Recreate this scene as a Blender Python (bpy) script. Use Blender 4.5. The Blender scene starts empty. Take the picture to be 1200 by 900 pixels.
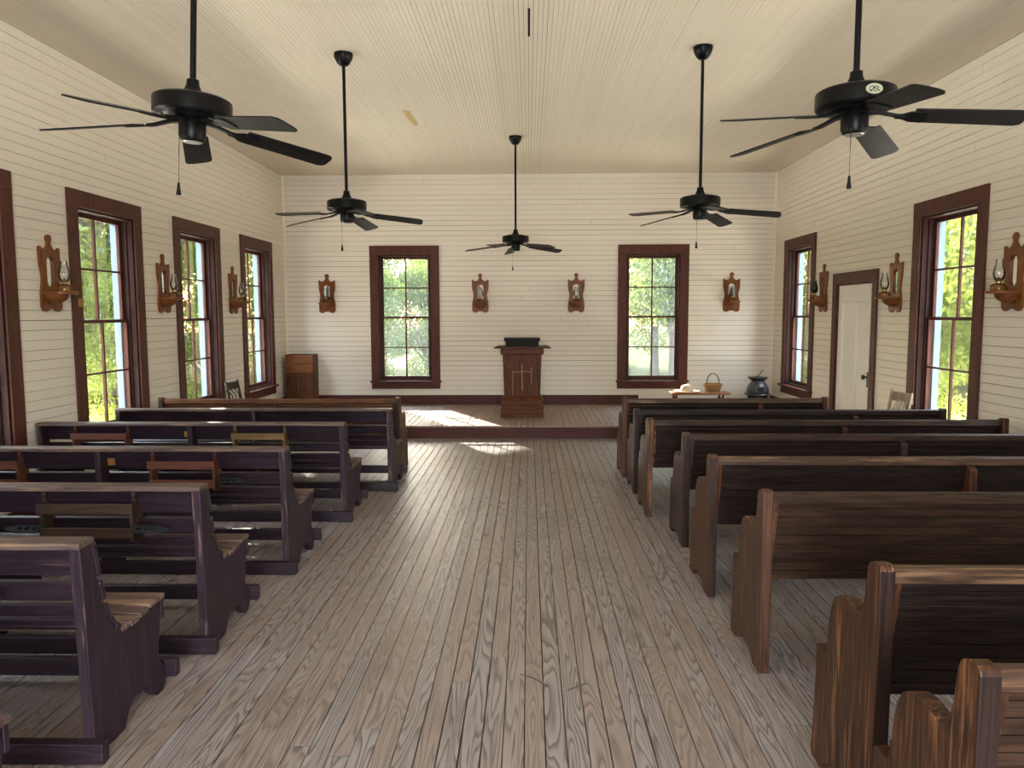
import bpy, bmesh, math, random
from mathutils import Vector, Matrix, Euler
random.seed(7)
PI = math.pi
sc = bpy.context.scene
COL = sc.collection
R = math.radians

# ------------------------------------------------------------------ room figures (metres)
XL, XR, YB, YF, H = -3.946, 3.904, 12.31, -2.6, 3.85
PLAT_Y, PLAT_Z = 9.96, 0.17
WT = 0.20                                   # wall thickness

# ------------------------------------------------------------------ node helpers
def new_mat(name):
    m = bpy.data.materials.new(name); m.use_nodes = True
    nt = m.node_tree; nt.nodes.clear()
    out = nt.nodes.new('ShaderNodeOutputMaterial')
    return m, nt, out
def nd(nt, typ, **kw):
    n = nt.nodes.new(typ)
    for k, v in kw.items():
        if k.startswith('i_'):
            n.inputs[k[2:].replace('_', ' ')].default_value = v
        else:
            setattr(n, k, v)
    return n
def lk(nt, a, b): nt.links.new(a, b)
def ramp(nt, fac, stops):
    r = nt.nodes.new('ShaderNodeValToRGB'); e = r.color_ramp.elements
    while len(e) < len(stops): e.new(0.5)
    for el, (p, c) in zip(e, stops):
        el.position = p; el.color = (c[0], c[1], c[2], 1) if not isinstance(c, (int, float)) else (c, c, c, 1)
    lk(nt, fac, r.inputs['Fac']); return r
def mathn(nt, op, a, b=None):
    n = nt.nodes.new('ShaderNodeMath'); n.operation = op
    for i, v in enumerate((a, b)):
        if v is None: continue
        if isinstance(v, (int, float)): n.inputs[i].default_value = v
        else: lk(nt, v, n.inputs[i])
    return n.outputs[0]
def mix(nt, fac, a, b, blend='MIX'):
    n = nt.nodes.new('ShaderNodeMix'); n.data_type = 'RGBA'; n.blend_type = blend
    for s, v in ((n.inputs[0], fac), (n.inputs[6], a), (n.inputs[7], b)):
        if isinstance(v, (int, float)): s.default_value = v
        elif isinstance(v, (tuple, list)): s.default_value = (v[0], v[1], v[2], 1)
        else: lk(nt, v, s)
    return n.outputs[2]
def noise(nt, vec, scale, detail=3, rough=.5, dist=0):
    n = nd(nt, 'ShaderNodeTexNoise'); n.inputs['Scale'].default_value = scale
    n.inputs['Detail'].default_value = detail; n.inputs['Roughness'].default_value = rough
    n.inputs['Distortion'].default_value = dist
    if vec is not None: lk(nt, vec, n.inputs['Vector'])
    return n.outputs['Fac']
def bsdf(nt, out, col, rough=.5, spec=.5, metal=0, normal=None):
    b = nt.nodes.new('ShaderNodeBsdfPrincipled')
    for s, v in ((b.inputs['Base Color'], col), (b.inputs['Roughness'], rough), (b.inputs['Metallic'], metal), (b.inputs['Specular IOR Level'], spec)):
        if isinstance(v, (int, float)): s.default_value = v
        elif isinstance(v, (tuple, list)): s.default_value = (v[0], v[1], v[2], 1)
        else: lk(nt, v, s)
    if normal is not None: lk(nt, normal, b.inputs['Normal'])
    lk(nt, b.outputs[0], out.inputs[0]); return b
def bump(nt, h, strength, dist=.01):
    b = nd(nt, 'ShaderNodeBump'); b.inputs['Strength'].default_value = strength; b.inputs['Distance'].default_value = dist
    lk(nt, h, b.inputs['Height']); return b.outputs[0]
def coords(nt, scale, use_rnd=False):
    """object coordinates, stretched, shifted per object and (for board meshes) per board"""
    tc = nd(nt, 'ShaderNodeTexCoord'); mp = nd(nt, 'ShaderNodeMapping'); mp.inputs['Scale'].default_value = scale
    lk(nt, tc.outputs['Object'], mp.inputs['Vector'])
    oi = nd(nt, 'ShaderNodeObjectInfo')
    v = mathn(nt, 'MULTIPLY', oi.outputs['Random'], 37.0)
    if use_rnd:
        at = nd(nt, 'ShaderNodeAttribute', attribute_name='rnd')
        v = mathn(nt, 'ADD', mathn(nt, 'MULTIPLY', at.outputs['Fac'], 91.0), v)
    cb = nd(nt, 'ShaderNodeCombineXYZ'); lk(nt, v, cb.inputs[0]); lk(nt, v, cb.inputs[1]); lk(nt, v, cb.inputs[2])
    ad = nd(nt, 'ShaderNodeVectorMath', operation='ADD'); lk(nt, mp.outputs[0], ad.inputs[0]); lk(nt, cb.outputs[0], ad.inputs[1])
    return ad.outputs[0]
def rgb255(r, g, b):
    f = lambda c: (c/255/12.92 if c/255 <= .04045 else ((c/255+.055)/1.055)**2.4)
    return (f(r), f(g), f(b))

# ------------------------------------------------------------------ materials
def plain(name, col, rough=.5, spec=.5, metal=0, var=.15, scale=6):
    m, nt, out = new_mat(name)
    v = coords(nt, (1, 1, 1)); n = noise(nt, v, scale, 4)
    c = mix(nt, n, tuple(x*(1-var) for x in col), tuple(min(1, x*(1+var)) for x in col))
    bsdf(nt, out, c, rough, spec, metal); return m
def wood(name, axis, dark, light, wear=None, wear_amt=.5, rough=.5, gscale=1.0, spec=.4, rnd=False, bumps=.25):
    """grain runs along axis 0/1/2"""
    m, nt, out = new_mat(name)
    s = [9*gscale]*3; s[axis] = .8*gscale
    v = coords(nt, s, rnd)
    n1 = noise(nt, v, 1.6, 4, .55, .6)
    rings = mathn(nt, 'SINE', mathn(nt, 'MULTIPLY', n1, 34.0))
    rings = mathn(nt, 'MULTIPLY', mathn(nt, 'ADD', rings, 1.0), .5)
    s2 = [60*gscale]*3; s2[axis] = 2.2*gscale
    n2 = noise(nt, coords(nt, s2, rnd), 1.5, 3, .6)
    f = mathn(nt, 'ADD', mathn(nt, 'MULTIPLY', rings, .35), mathn(nt, 'MULTIPLY', n2, .65))
    c = mix(nt, ramp(nt, f, [(.25, 0), (.75, 1)]).outputs[0], dark, light)
    if wear:
        s3 = [13*gscale]*3; s3[axis] = 1.7*gscale
        n3 = noise(nt, coords(nt, s3), 1.1, 5, .65)
        w = mathn(nt, 'ADD', n3, mathn(nt, 'MULTIPLY', mathn(nt, 'SUBTRACT', n2, .5), .75))
        w = ramp(nt, w, [(1-wear_amt-.06, 0), (1-wear_amt+.14, 1)]).outputs[0]
        c = mix(nt, w, c, wear)
    bsdf(nt, out, c, rough, spec, 0, bump(nt, f, bumps, .004)); return m

def painted_boards(name, col, col2):
    m, nt, out = new_mat(name)
    at = nd(nt, 'ShaderNodeAttribute', attribute_name='rnd')
    n = noise(nt, coords(nt, (1, 1, 1)), 1.3, 4, .6)
    n2 = noise(nt, coords(nt, (1, 1, 1), True), 14, 4, .7)
    f = mathn(nt, 'ADD', mathn(nt, 'MULTIPLY', at.outputs['Fac'], .35), mathn(nt, 'MULTIPLY', n, .65))
    c = mix(nt, f, col, col2)
    spots = ramp(nt, n2, [(.70, 0), (.80, 1)]).outputs[0]
    c = mix(nt, mathn(nt, 'MULTIPLY', spots, .25), c, tuple(x*.6 for x in col))
    bsdf(nt, out, c, .55, .35, 0, bump(nt, n2, .06, .004)); return m

M = {}
M['wall'] = painted_boards('white_wall_paint', (.765, .70, .60), (.835, .77, .675))
M['ceil'] = painted_boards('cream_ceiling_paint', (.66, .58, .475), (.74, .665, .555))
M['gap'] = plain('dusty_board_gap', (.030, .022, .016), .95, .05)
M['trim'] = wood('maroon_trim_paint', 2, (.070, .023, .0165), (.108, .036, .0255), rough=.5, spec=.2, bumps=.06)
M['trimx'] = wood('maroon_trim_paint_level', 0, (.074, .022, .016), (.115, .035, .025), rough=.5, spec=.2, bumps=.06)
M['trimdark'] = wood('maroon_riser_paint', 0, (.058, .016, .013), (.092, .027, .021), rough=.5, spec=.2, bumps=.08)
M['jamb'] = wood('shade_darkened_jamb_paint', 2, (.026, .010, .008), (.044, .016, .012), rough=.55, spec=.15, bumps=.06)  # maroon trim colour darkened to imitate shade in the window reveal
M['ext'] = plain('outside_shade_tint_paint', (.24, .315, .38), .6, .3, var=.05)  # white trim, blued and darkened in the colour to look shaded
M['white'] = plain('white_door_paint', (.84, .81, .75), .4, .4, var=.03)
M['black'] = plain('black_fan_enamel', (.003, .003, .0033), .36, .16, var=.2)
M['blade'] = wood('black_fan_blade', 0, (.006, .0055, .0055), (.014, .012, .011), rough=.42, spec=.16, bumps=.05)
M['oak'] = wood('sconce_wood', 2, (.115, .035, .010), (.235, .082, .024), spec=.2, rough=.38, bumps=.12, gscale=1.6)
M['oakx'] = wood('sconce_wood_level', 0, (.12, .038, .011), (.235, .082, .024), spec=.2, rough=.38, bumps=.12, gscale=1.6)
M['brass'] = plain('aged_brass', (.42, .30, .13), .35, .5, 1)
M['iron'] = plain('black_iron', (.040, .045, .052), .42, .5, .5)
M['nickel'] = plain('pale_metal', (.6, .6, .6), .35, .5, .9)
M['barewood'] = plain('bare_ceiling_wood', (.50, .36, .15), .6, .3)
M['tanplate'] = plain('ochre_plate', (.33, .15, .035), .45, .4)
# mirror
m, nt, out = new_mat('mirror_glass'); bsdf(nt, out, (.82, .84, .83), .04, .5, 1); M['mirror'] = m
def thin_glass(name, tint, refl, haze=0.0, hazecol=(.8, .85, .85)):
    m, nt, out = new_mat(name)
    tr = nd(nt, 'ShaderNodeBsdfTransparent'); tr.inputs[0].default_value = (*tint, 1)
    gl = nd(nt, 'ShaderNodeBsdfGlossy'); gl.inputs['Roughness'].default_value = .03
    lw = nd(nt, 'ShaderNodeLayerWeight'); lw.inputs['Blend'].default_value = .35
    f = mathn(nt, 'ADD', mathn(nt, 'MULTIPLY', lw.outputs['Fresnel'], refl), .02)
    mx = nd(nt, 'ShaderNodeMixShader'); lk(nt, f, mx.inputs[0]); lk(nt, tr.outputs[0], mx.inputs[1]); lk(nt, gl.outputs[0], mx.inputs[2])
    res = mx.outputs[0]
    if haze:
        df = nd(nt, 'ShaderNodeBsdfTranslucent'); df.inputs[0].default_value = (*hazecol, 1)
        n = noise(nt, coords(nt, (1, 1, 1)), 5, 5, .7)
        hz = mathn(nt, 'MULTIPLY', ramp(nt, n, [(.3, .4), (.75, 1)]).outputs[0], haze)
        m2 = nd(nt, 'ShaderNodeMixShader'); lk(nt, hz, m2.inputs[0]); lk(nt, res, m2.inputs[1]); lk(nt, df.outputs[0], m2.inputs[2]); res = m2.outputs[0]
    lk(nt, res, out.inputs[0]); return m
M['pane'] = thin_glass('window_glass', (.97, .985, .985), .5)
M['dusty'] = thin_glass('dusty_window_glass', (.92, .95, .96), .5, .022, (.85, .93, 1.0))
M['chimney'] = thin_glass('lamp_chimney_glass', (.975, .985, .985), .9, .006)
M['sooty'] = thin_glass('sooty_chimney_glass', (.10, .13, .11), .7, .0)
M['fount'] = thin_glass('amber_fount_glass', (.75, .52, .25), .8, .30, (.7, .45, .15))

# floor boards: weathered pine with strong flame grain
def floor_mat(name, ca, cb, cc, rough):
    m, nt, out = new_mat(name)
    at = nd(nt, 'ShaderNodeAttribute', attribute_name='rnd')
    v = coords(nt, (10, .85, 1), True)
    n1 = noise(nt, v, .8, 2, .45, .35)
    ph = mathn(nt, 'MULTIPLY', n1, 21.0)
    rings = ramp(nt, mathn(nt, 'FRACT', ph), [(0, .45), (.10, .95), (.50, .80), (.80, .25), (.93, .0), (1, .45)]).outputs[0]
    n2 = noise(nt, coords(nt, (140, 4, 1), True), 1.0, 3, .6)
    n3 = noise(nt, coords(nt, (1.2, .7, 1)), 1.1, 4, .6)
    f = mathn(nt, 'ADD', mathn(nt, 'MULTIPLY', rings, .62), mathn(nt, 'MULTIPLY', n2, .38))
    base = mix(nt, ramp(nt, f, [(.15, 0), (.8, 1)]).outputs[0], ca, cb)
    tone = mathn(nt, 'ADD', mathn(nt, 'MULTIPLY', at.outputs['Fac'], .55), mathn(nt, 'MULTIPLY', n3, .75))
    base = mix(nt, ramp(nt, tone, [(.30, 0), (.95, .85)]).outputs[0], base, mix(nt, f, tuple(x*.55 for x in cc), cc))
    # knots and dark water stains
    n4 = noise(nt, coords(nt, (9, 3.2, 1), True), 1.0, 1, .5)
    base = mix(nt, ramp(nt, n4, [(.74, 0), (.80, .65)]).outputs[0], base, tuple(x*.35 for x in ca))
    n5 = noise(nt, coords(nt, (.9, .45, 1)), 1.7, 5, .65)
    base = mix(nt, ramp(nt, n5, [(.55, 0), (.75, .45)]).outputs[0], base, (.085, .052, .034))
    rr = mathn(nt, 'ADD', mathn(nt, 'MULTIPLY', f, .18), rough)
    bsdf(nt, out, base, rr, .35, 0, bump(nt, f, .35, .004)); return m
M['floor'] = floor_mat('weathered_pine_floor', (.088, .076, .074), (.370, .338, .334), (.350, .270, .222), .34)
M['plat'] = floor_mat('platform_boards', (.17, .115, .095), (.42, .315, .265), (.38, .25, .19), .45)

# left benches: plum paint, worn to bare wood on edges
M['plum'] = wood('plum_paint_upright', 2, (.0180, .0095, .0160), (.034, .0190, .0300), wear=(.14, .085, .06), wear_amt=.27, spec=0.3, rough=.42, bumps=.15)
M['plumedge'] = wood('plum_edge_chipped', 2, (.020, .011, .017), (.036, .021, .030), wear=(.26, .17, .12), wear_amt=.40, spec=0.3, rough=.45, bumps=.2)
M['plumx'] = wood('plum_paint_level', 0, (.0165, .0090, .0140), (.032, .0180, .0270), wear=(.13, .085, .065), wear_amt=.27, spec=0.35, rough=.40, bumps=.15)
M['plumcap'] = wood('plum_cap_worn', 0, (.055, .035, .035), (.115, .075, .065), wear=(.22, .14, .09), wear_amt=.44, rough=.5, bumps=.3)
M['plumseat'] = wood('plum_seat_worn', 0, (.060, .036, .036), (.12, .075, .065), wear=(.27, .17, .11), wear_amt=.47, rough=.38, bumps=.2)
M['rackred'] = wood('red_rack_wood', 0, (.085, .025, .014), (.15, .05, .028), rough=.45)
M['rackdark'] = wood('dark_rack_wood', 0, (.030, .016, .010), (.065, .036, .020), rough=.45)
M['rackochre'] = wood('ochre_rack_wood', 0, (.13, .075, .025), (.23, .14, .055), rough=.45)
# right pews
M['walx'] = wood('dark_walnut_level', 0, (.012, .0075, .0065), (.034, .0195, .0155), wear=(.075, .036, .022), wear_amt=.28, spec=0.2, rough=.42, bumps=.2)
M['walwarm'] = wood('warm_walnut_level', 0, (.022, .012, .008), (.058, .030, .018), wear=(.12, .062, .03), wear_amt=.30, spec=0.2, rough=.42, bumps=.25)
M['railx'] = wood('worn_walnut_rail', 0, (.045, .022, .013), (.115, .060, .034), wear=(.26, .15, .08), wear_amt=.40, spec=0.28, rough=.42, bumps=.25)
M['endorange'] = wood('worn_orange_end', 2, (.026, .011, .007), (.085, .033, .014), wear=(.30, .135, .055), wear_amt=.37, spec=0.25, rough=.42, bumps=.25)
M['endbrown'] = wood('brown_end', 2, (.046, .020, .012), (.105, .049, .029), wear=(.20, .095, .05), wear_amt=.33, spec=0.22, rough=.42, bumps=.22)
M['endplum'] = wood('plum_brown_end', 2, (.040, .022, .021), (.070, .041, .038), wear=(.13, .08, .06), wear_amt=.24, spec=0.22, rough=.45, bumps=.15)
M['endred'] = wood('reddish_end', 2, (.050, .017, .009), (.115, .042, .019), wear=(.19, .08, .033), wear_amt=.33, spec=0.22, rough=.40, bumps=.2)
M['endrear'] = wood('dark_rear_edge', 2, (.018, .010, .008), (.042, .022, .016), wear=(.13, .06, .025), wear_amt=.28, spec=0.18, rough=.45)
M['redx'] = wood('reddish_level', 0, (.075, .027, .013), (.17, .068, .030), spec=0.25, rough=.42, bumps=.2)
M['lect'] = wood('lectern_wood', 2, (.050, .016, .007), (.125, .043, .018), wear=(.18, .07, .03), wear_amt=.30, spec=.08, rough=.38, bumps=.15)
M['lectx'] = wood('lectern_wood_level', 0, (.060, .020, .008), (.135, .047, .019), spec=.08, rough=.40, bumps=.15)
M['lectline'] = plain('pale_inlay_line', (.30, .15, .06), .5)
M['darktop'] = plain('dark_book_rest', (.008, .008, .007), .6, .2)
M['cab'] = wood('cabinet_wood', 2, (.055, .020, .009), (.125, .047, .020), wear=(.035, .014, .008), wear_amt=.35, spec=0.15, rough=.42)
M['cabx'] = wood('cabinet_wood_level', 0, (.12, .043, .014), (.24, .095, .032), spec=0.15, rough=.42)
M['pine'] = wood('orange_pine', 0, (.24, .105, .042), (.42, .21, .095), rough=.42)
M['pinev'] = wood('dark_turned_leg', 2, (.08, .035, .016), (.16, .07, .03), rough=.42)
M['wicker'] = plain('wicker', (.34, .19, .085), .6, .3, var=.45, scale=60)
M['straw'] = plain('pale_straw', (.70, .58, .42), .7, .2, var=.12, scale=40)
M['stove'] = plain('grey_cast_iron', (.075, .080, .088), .38, .5, .55, var=.45, scale=9)
M['stovedark'] = plain('dark_cast_iron', (.028, .028, .030), .45, .5, .5, var=.3, scale=9)
M['chairdark'] = wood('dark_chair_wood', 2, (.018, .010, .008), (.042, .024, .017), rough=.45)
M['chairgrey'] = wood('bleached_chair_wood', 2, (.20, .145, .095), (.36, .27, .18), rough=.55)
M['bark'] = plain('bark', (.13, .11, .09), .9, .1, var=.4, scale=12)

def leaf_mat(name, a, b):
    m, nt, out = new_mat(name)
    at = nd(nt, 'ShaderNodeAttribute', attribute_name='rnd')
    c = mix(nt, at.outputs['Fac'], a, b)
    d = nd(nt, 'ShaderNodeBsdfDiffuse'); lk(nt, c, d.inputs[0])
    t = nd(nt, 'ShaderNodeBsdfTranslucent'); lk(nt, mix(nt, .5, c, (.55, .60, .10), 'MIX'), t.inputs[0])
    g = nd(nt, 'ShaderNodeBsdfGlossy'); g.inputs['Roughness'].default_value = .35
    mx = nd(nt, 'ShaderNodeMixShader'); mx.inputs[0].default_value = .5
    lk(nt, d.outputs[0], mx.inputs[1]); lk(nt, t.outputs[0], mx.inputs[2])
    m2 = nd(nt, 'ShaderNodeMixShader'); m2.inputs[0].default_value = .06
    lk(nt, mx.outputs[0], m2.inputs[1]); lk(nt, g.outputs[0], m2.inputs[2])
    lk(nt, m2.outputs[0], out.inputs[0]); return m
M['leaf'] = leaf_mat('green_leaves', (.040, .105, .018), (.42, .50, .075))
M['leafb'] = leaf_mat('bluish_leaves', (.060, .115, .050), (.24, .33, .13))
m, nt, out = new_mat('sunny_grass')
n = noise(nt, coords(nt, (1, 1, 1)), .7, 6, .7); n2 = noise(nt, coords(nt, (1, 1, 1)), 30, 4, .7)
c = mix(nt, n, (.055, .095, .016), (.16, .185, .045)); c = mix(nt, n2, tuple([.03, .055, .012]), c)
bsdf(nt, out, c, .9, .1, 0, bump(nt, n2, .6, .05)); M['grass'] = m

# ------------------------------------------------------------------ mesh builder
class MB:
    def __init__(s): s.v = []; s.f = []; s.mi = []; s.rnd = []
    def add(s, verts, faces, mi=0, rnd=None):
        o = len(s.v); s.v += [tuple(p) for p in verts]
        r = random.random() if rnd is None else rnd
        for f in faces: s.f.append([i+o for i in f]); s.mi.append(mi); s.rnd.append(r)
    def box(s, a, b, mi=0, mat=None):
        x0, y0, z0 = a; x1, y1, z1 = b
        vs = [Vector(p) for p in ((x0,y0,z0),(x1,y0,z0),(x1,y1,z0),(x0,y1,z0),(x0,y0,z1),(x1,y0,z1),(x1,y1,z1),(x0,y1,z1))]
        if mat: vs = [mat @ p for p in vs]
        s.add(vs, [(0,3,2,1),(4,5,6,7),(0,1,5,4),(1,2,6,5),(2,3,7,6),(3,0,4,7)], mi)
    def prism(s, pts, axis, a, b, mi=0, mat=None, rim=None):
        """closed 2D outline swept along axis from a to b; pts are in the two other axes"""
        def to(p, t):
            q = {0: (t, p[0], p[1]), 1: (p[0], t, p[1]), 2: (p[0], p[1], t)}[axis]
            return mat @ Vector(q) if mat else q
        n = len(pts)
        vs = [to(p, a) for p in pts]+[to(p, b) for p in pts]
        s.add(vs, [tuple(range(n))[::-1], tuple(range(n, 2*n))]+[(i, (i+1) % n, (i+1) % n+n, i+n) for i in range(n)], mi)
        if rim:
            for i, q in rim.items(): s.mi[len(s.mi)-n+i] = q
    def lathe(s, prof, n=24, mi=0, c=(0, 0, 0), mat=None, cap=True):
        vs = []
        for r, z in prof:
            for i in range(n):
                a = 2*PI*i/n; p = Vector((c[0]+r*math.cos(a), c[1]+r*math.sin(a), c[2]+z)); vs.append(mat @ p if mat else p)
        fs = []
        for k in range(len(prof)-1):
            for i in range(n):
                j = (i+1) % n; fs.append((k*n+i, k*n+j, (k+1)*n+j, (k+1)*n+i))
        if cap: fs += [tuple(range(n))[::-1], tuple(range((len(prof)-1)*n, len(prof)*n))]
        s.add(vs, fs, mi)
    def tube(s, path, r, n=10, mi=0):
        path = [Vector(p) for p in path]; rings = []
        rr = r if isinstance(r, (list, tuple)) else [r]*len(path)
        up = Vector((0, 0, 1))
        for i, p in enumerate(path):
            t = (path[min(i+1, len(path)-1)]-path[max(i-1, 0)]).normalized()
            a = t.cross(up)
            if a.length < 1e-3: a = t.cross(Vector((1, 0, 0)))
            a.normalize(); b = t.cross(a)
            rings.append([p+rr[i]*(math.cos(2*PI*k/n)*a+math.sin(2*PI*k/n)*b) for k in range(n)])
        vs = [q for g in rings for q in g]; fs = []
        for k in range(len(rings)-1):
            for i in range(n):
                j = (i+1) % n; fs.append((k*n+i, k*n+j, (k+1)*n+j, (k+1)*n+i))
        fs += [tuple(range(n))[::-1], tuple(range((len(rings)-1)*n, len(rings)*n))]
        s.add(vs, fs, mi)
    def build(s, name, mats, parent=None, bevel=0, smooth=0, fix=True):
        me = bpy.data.meshes.new(name); me.from_pydata(s.v, [], s.f)
        if not isinstance(mats, (list, tuple)): mats = [mats]
        for m in mats: me.materials.append(m)
        me.polygons.foreach_set('material_index', s.mi)
        at = me.attributes.new('rnd', 'FLOAT', 'FACE'); at.data.foreach_set('value', s.rnd)
        if fix:
            bm = bmesh.new(); bm.from_mesh(me); bmesh.ops.recalc_face_normals(bm, faces=bm.faces); bm.to_mesh(me); bm.free()
        me.update()
        if smooth: me.shade_smooth(); me.set_sharp_from_angle(angle=R(smooth))
        o = bpy.data.objects.new(name, me); COL.objects.link(o)
        if parent: o.parent = parent
        if bevel:
            b = o.modifiers.new('edge', 'BEVEL'); b.width = bevel; b.segments = 2; b.limit_method = 'ANGLE'; b.angle_limit = R(40)
        return o

def empty(name, loc=(0, 0, 0), rz=0):
    o = bpy.data.objects.new(name, None); COL.objects.link(o); o.location = loc; o.rotation_euler = (0, 0, rz); o.empty_display_size = .1
    return o
def tag(o, label, cat, group=None, kind=None):
    o['label'] = label; o['category'] = cat
    if group: o['group'] = group
    if kind: o['kind'] = kind
    return o
def struct(o): o['kind'] = 'structure'; return o
def copy_tree(o, parent=None):
    c = o.copy(); COL.objects.link(c)
    if parent: c.parent = parent
    for ch in list(o.children): copy_tree(ch, c)
    return c

# ------------------------------------------------------------------ boarded surfaces
def boards(mb, u0, u1, v0, v1, width, gap, thick, to3, holes=(), joint=None, mi=0, jitter=.0012):
    """strips running along u, stacked along v; to3(u, v, d) -> world, d = height off the backing"""
    n = int(round((v1-v0)/width)); w = (v1-v0)/n
    for k in range(n):
        g = gap*random.choice((.55, .7, 1, 1, 1.35))
        a, b = v0+k*w+g*.5, v0+(k+1)*w-g*.5
        cuts = [(u0, u1)]
        for (hu0, hu1, hv0, hv1) in holes:
            if b > hv0 and a < hv1:
                nc = []
                for (c0, c1) in cuts:
                    if hu1 <= c0 or hu0 >= c1: nc.append((c0, c1)); continue
                    if hu0 > c0: nc.append((c0, hu0))
                    if hu1 < c1: nc.append((hu1, c1))
                cuts = nc
        for (c0, c1) in cuts:
            segs = []; p = c0
            if joint:
                q = c0+random.uniform(.2, 1)*joint
                while q < c1-.4:
                    segs.append((p, q-.0012)); p = q+.0012; q += random.uniform(.55, 1.15)*joint
            segs.append((p, c1))
            for (s0, s1) in segs:
                d = thick+random.uniform(-jitter, jitter)
                q = [to3(s0, a, d), to3(s1, a, d), to3(s1, b, d), to3(s0, b, d), to3(s0, a, 0), to3(s1, a, 0), to3(s1, b, 0), to3(s0, b, 0)]
                mb.add(q, [(0, 1, 2, 3), (0, 4, 5, 1), (1, 5, 6, 2), (2, 6, 7, 3), (3, 7, 4, 0)], mi)
def slab_with_holes(mb, u0, u1, v0, v1, d0, d1, to3, holes, mi=1):
    us = sorted({u0, u1, *[h[0] for h in holes], *[h[1] for h in holes]}); vs = sorted({v0, v1, *[h[2] for h in holes], *[h[3] for h in holes]})
    for i in range(len(us)-1):
        for j in range(len(vs)-1):
            uc, vc = (us[i]+us[i+1])/2, (vs[j]+vs[j+1])/2
            if any(h[0] < uc < h[1] and h[2] < vc < h[3] for h in holes): continue
            q = [to3(u, v, d) for d in (d0, d1) for (u, v) in ((us[i], vs[j]), (us[i+1], vs[j]), (us[i+1], vs[j+1]), (us[i], vs[j+1]))]
            mb.add(q, [(0, 1, 2, 3), (4, 7, 6, 5), (0, 4, 5, 1), (1, 5, 6, 2), (2, 6, 7, 3), (3, 7, 4, 0)], mi)

BT = .012                                    # board thickness in front of the backing sheet
OZ0, OZ1 = .585, 2.585                        # window opening heights
# window openings: wall, centre along wall, opening width
left_w = [(5.18, .95), (7.12, .95), (9.08, .97), (11.04, .98), (3.24, .95), (1.30, .95), (-.65, .95)]
right_w = [(7.27, .96), (11.17, .97), (5.35, .96), (3.40, .96), (1.45, .96), (-.5, .96)]
back_w = [(-2.005, .84), (1.985, .85)]
front_w = [(-2.3, .85), (2.3, .85)]
DOOR = (9.27, 1.00)                           # centre, width on right wall

def side_holes(lst, grow=0): return [(c-w/2-grow, c+w/2+grow, OZ0-grow, OZ1+grow) for c, w in lst]
# left wall
mb = MB(); t3 = lambda u, v, d: (XL-BT+d, u, v)
boards(mb, YF, YB, 0, H, .0795, .0036, BT, t3, side_holes(left_w, .06), 4.6)
slab_with_holes(mb, YF-WT, YB+WT, -.6, H+.02, -WT+BT, -.0005, t3, side_holes(left_w))
struct(mb.build('wall_left', [M['wall'], M['gap']], fix=False))
# right wall
mb = MB(); t3 = lambda u, v, d: (XR+BT-d, u, v)
dh = (DOOR[0]-DOOR[1]/2, DOOR[0]+DOOR[1]/2, 0, 2.0); dh2 = (dh[0]-.05, dh[1]+.05, -.1, 2.05)
boards(mb, YF, YB, 0, H, .0795, .0036, BT, t3, side_holes(right_w, .06)+[dh2], 4.6)
slab_with_holes(mb, YF-WT, YB+WT, -.6, H+.02, -WT+BT, -.0005, t3, side_holes(right_w)+[dh])
struct(mb.build('wall_right', [M['wall'], M['gap']], fix=False))
# back wall
mb = MB(); t3 = lambda u, v, d: (u, YB+BT-d, v)
boards(mb, XL, XR, 0, H, .0795, .0038, BT, t3, side_holes(back_w, .06), 5.2)
slab_with_holes(mb, XL-WT, XR+WT, -.6, H+.02, -WT+BT, -.0005, t3, side_holes(back_w))
struct(mb.build('wall_back', [M['wall'], M['gap']], fix=False))
# wall behind the camera, with the open entrance
mb = MB(); t3 = lambda u, v, d: (u, YF-BT+d, v)
eh = (-1.05, 1.05, 0, 2.75)
boards(mb, XL, XR, 0, H, .0795, .0045, BT, t3, [eh]+side_holes(front_w, .06), 5.2)
slab_with_holes(mb, XL-WT, XR+WT, -.6, H+.02, -WT+BT, -.0005, t3, [eh]+side_holes(front_w))
struct(mb.build('wall_front', [M['wall'], M['gap']], fix=False))
# ceiling
mb = MB(); t3 = lambda u, v, d: (v, u, H+BT-d)
boards(mb, YF, YB, XL, XR, .0365, .0026, BT, t3, [], 3.6, jitter=.0006)
mb.box((XL-.75, YF-.75, H+BT), (XR+.75, YB+.75, H+.2), 1)
struct(mb.build('ceiling', [M['ceil'], M['gap']], fix=False))
cl = bpy.data.objects['ceiling']
mb = MB(); mb.box((-.008, 5.74, H-.0016), (.010, 6.30, H+.002)); mb.build('open_slot', M['gap'], cl)
mb = MB(); mb.add([(-1.375, 8.48, H-.002), (-1.305, 8.50, H-.002), (-1.29, 9.12, H-.002), (-1.345, 9.16, H-.002), (-1.365, 8.9, H-.002)], [(0, 1, 2, 3, 4)]); mb.build('bare_patch', M['barewood'], cl)
# floor
mb = MB(); t3 = lambda u, v, d: (v, u, -.02+d)
boards(mb, YF, PLAT_Y+.02, XL, XR, .0815, .0048, .02, t3, [], 3.3, jitter=.0012)
mb.box((XL-.1, YF-.1, -.3), (XR+.1, YB+.1, -.0205), 1)
struct(mb.build('floor', [M['floor'], M['gap']], fix=False))
# raised platform
mb = MB(); t3 = lambda u, v, d: (v, u, PLAT_Z-.02+d)
boards(mb, PLAT_Y-.02, YB, XL, XR, .0815, .0048, .02, t3, [], None)
mb.box((XL, PLAT_Y+.022, -.02), (XR, YB, PLAT_Z-.0205), 1)
pf = struct(mb.build('floor_platform', [M['plat'], M['gap']], fix=False))
mb = MB(); mb.box((XL, PLAT_Y, 0), (XR, PLAT_Y+.02, PLAT_Z-.021)); mb.build('riser', M['trimdark'], pf)
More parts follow.
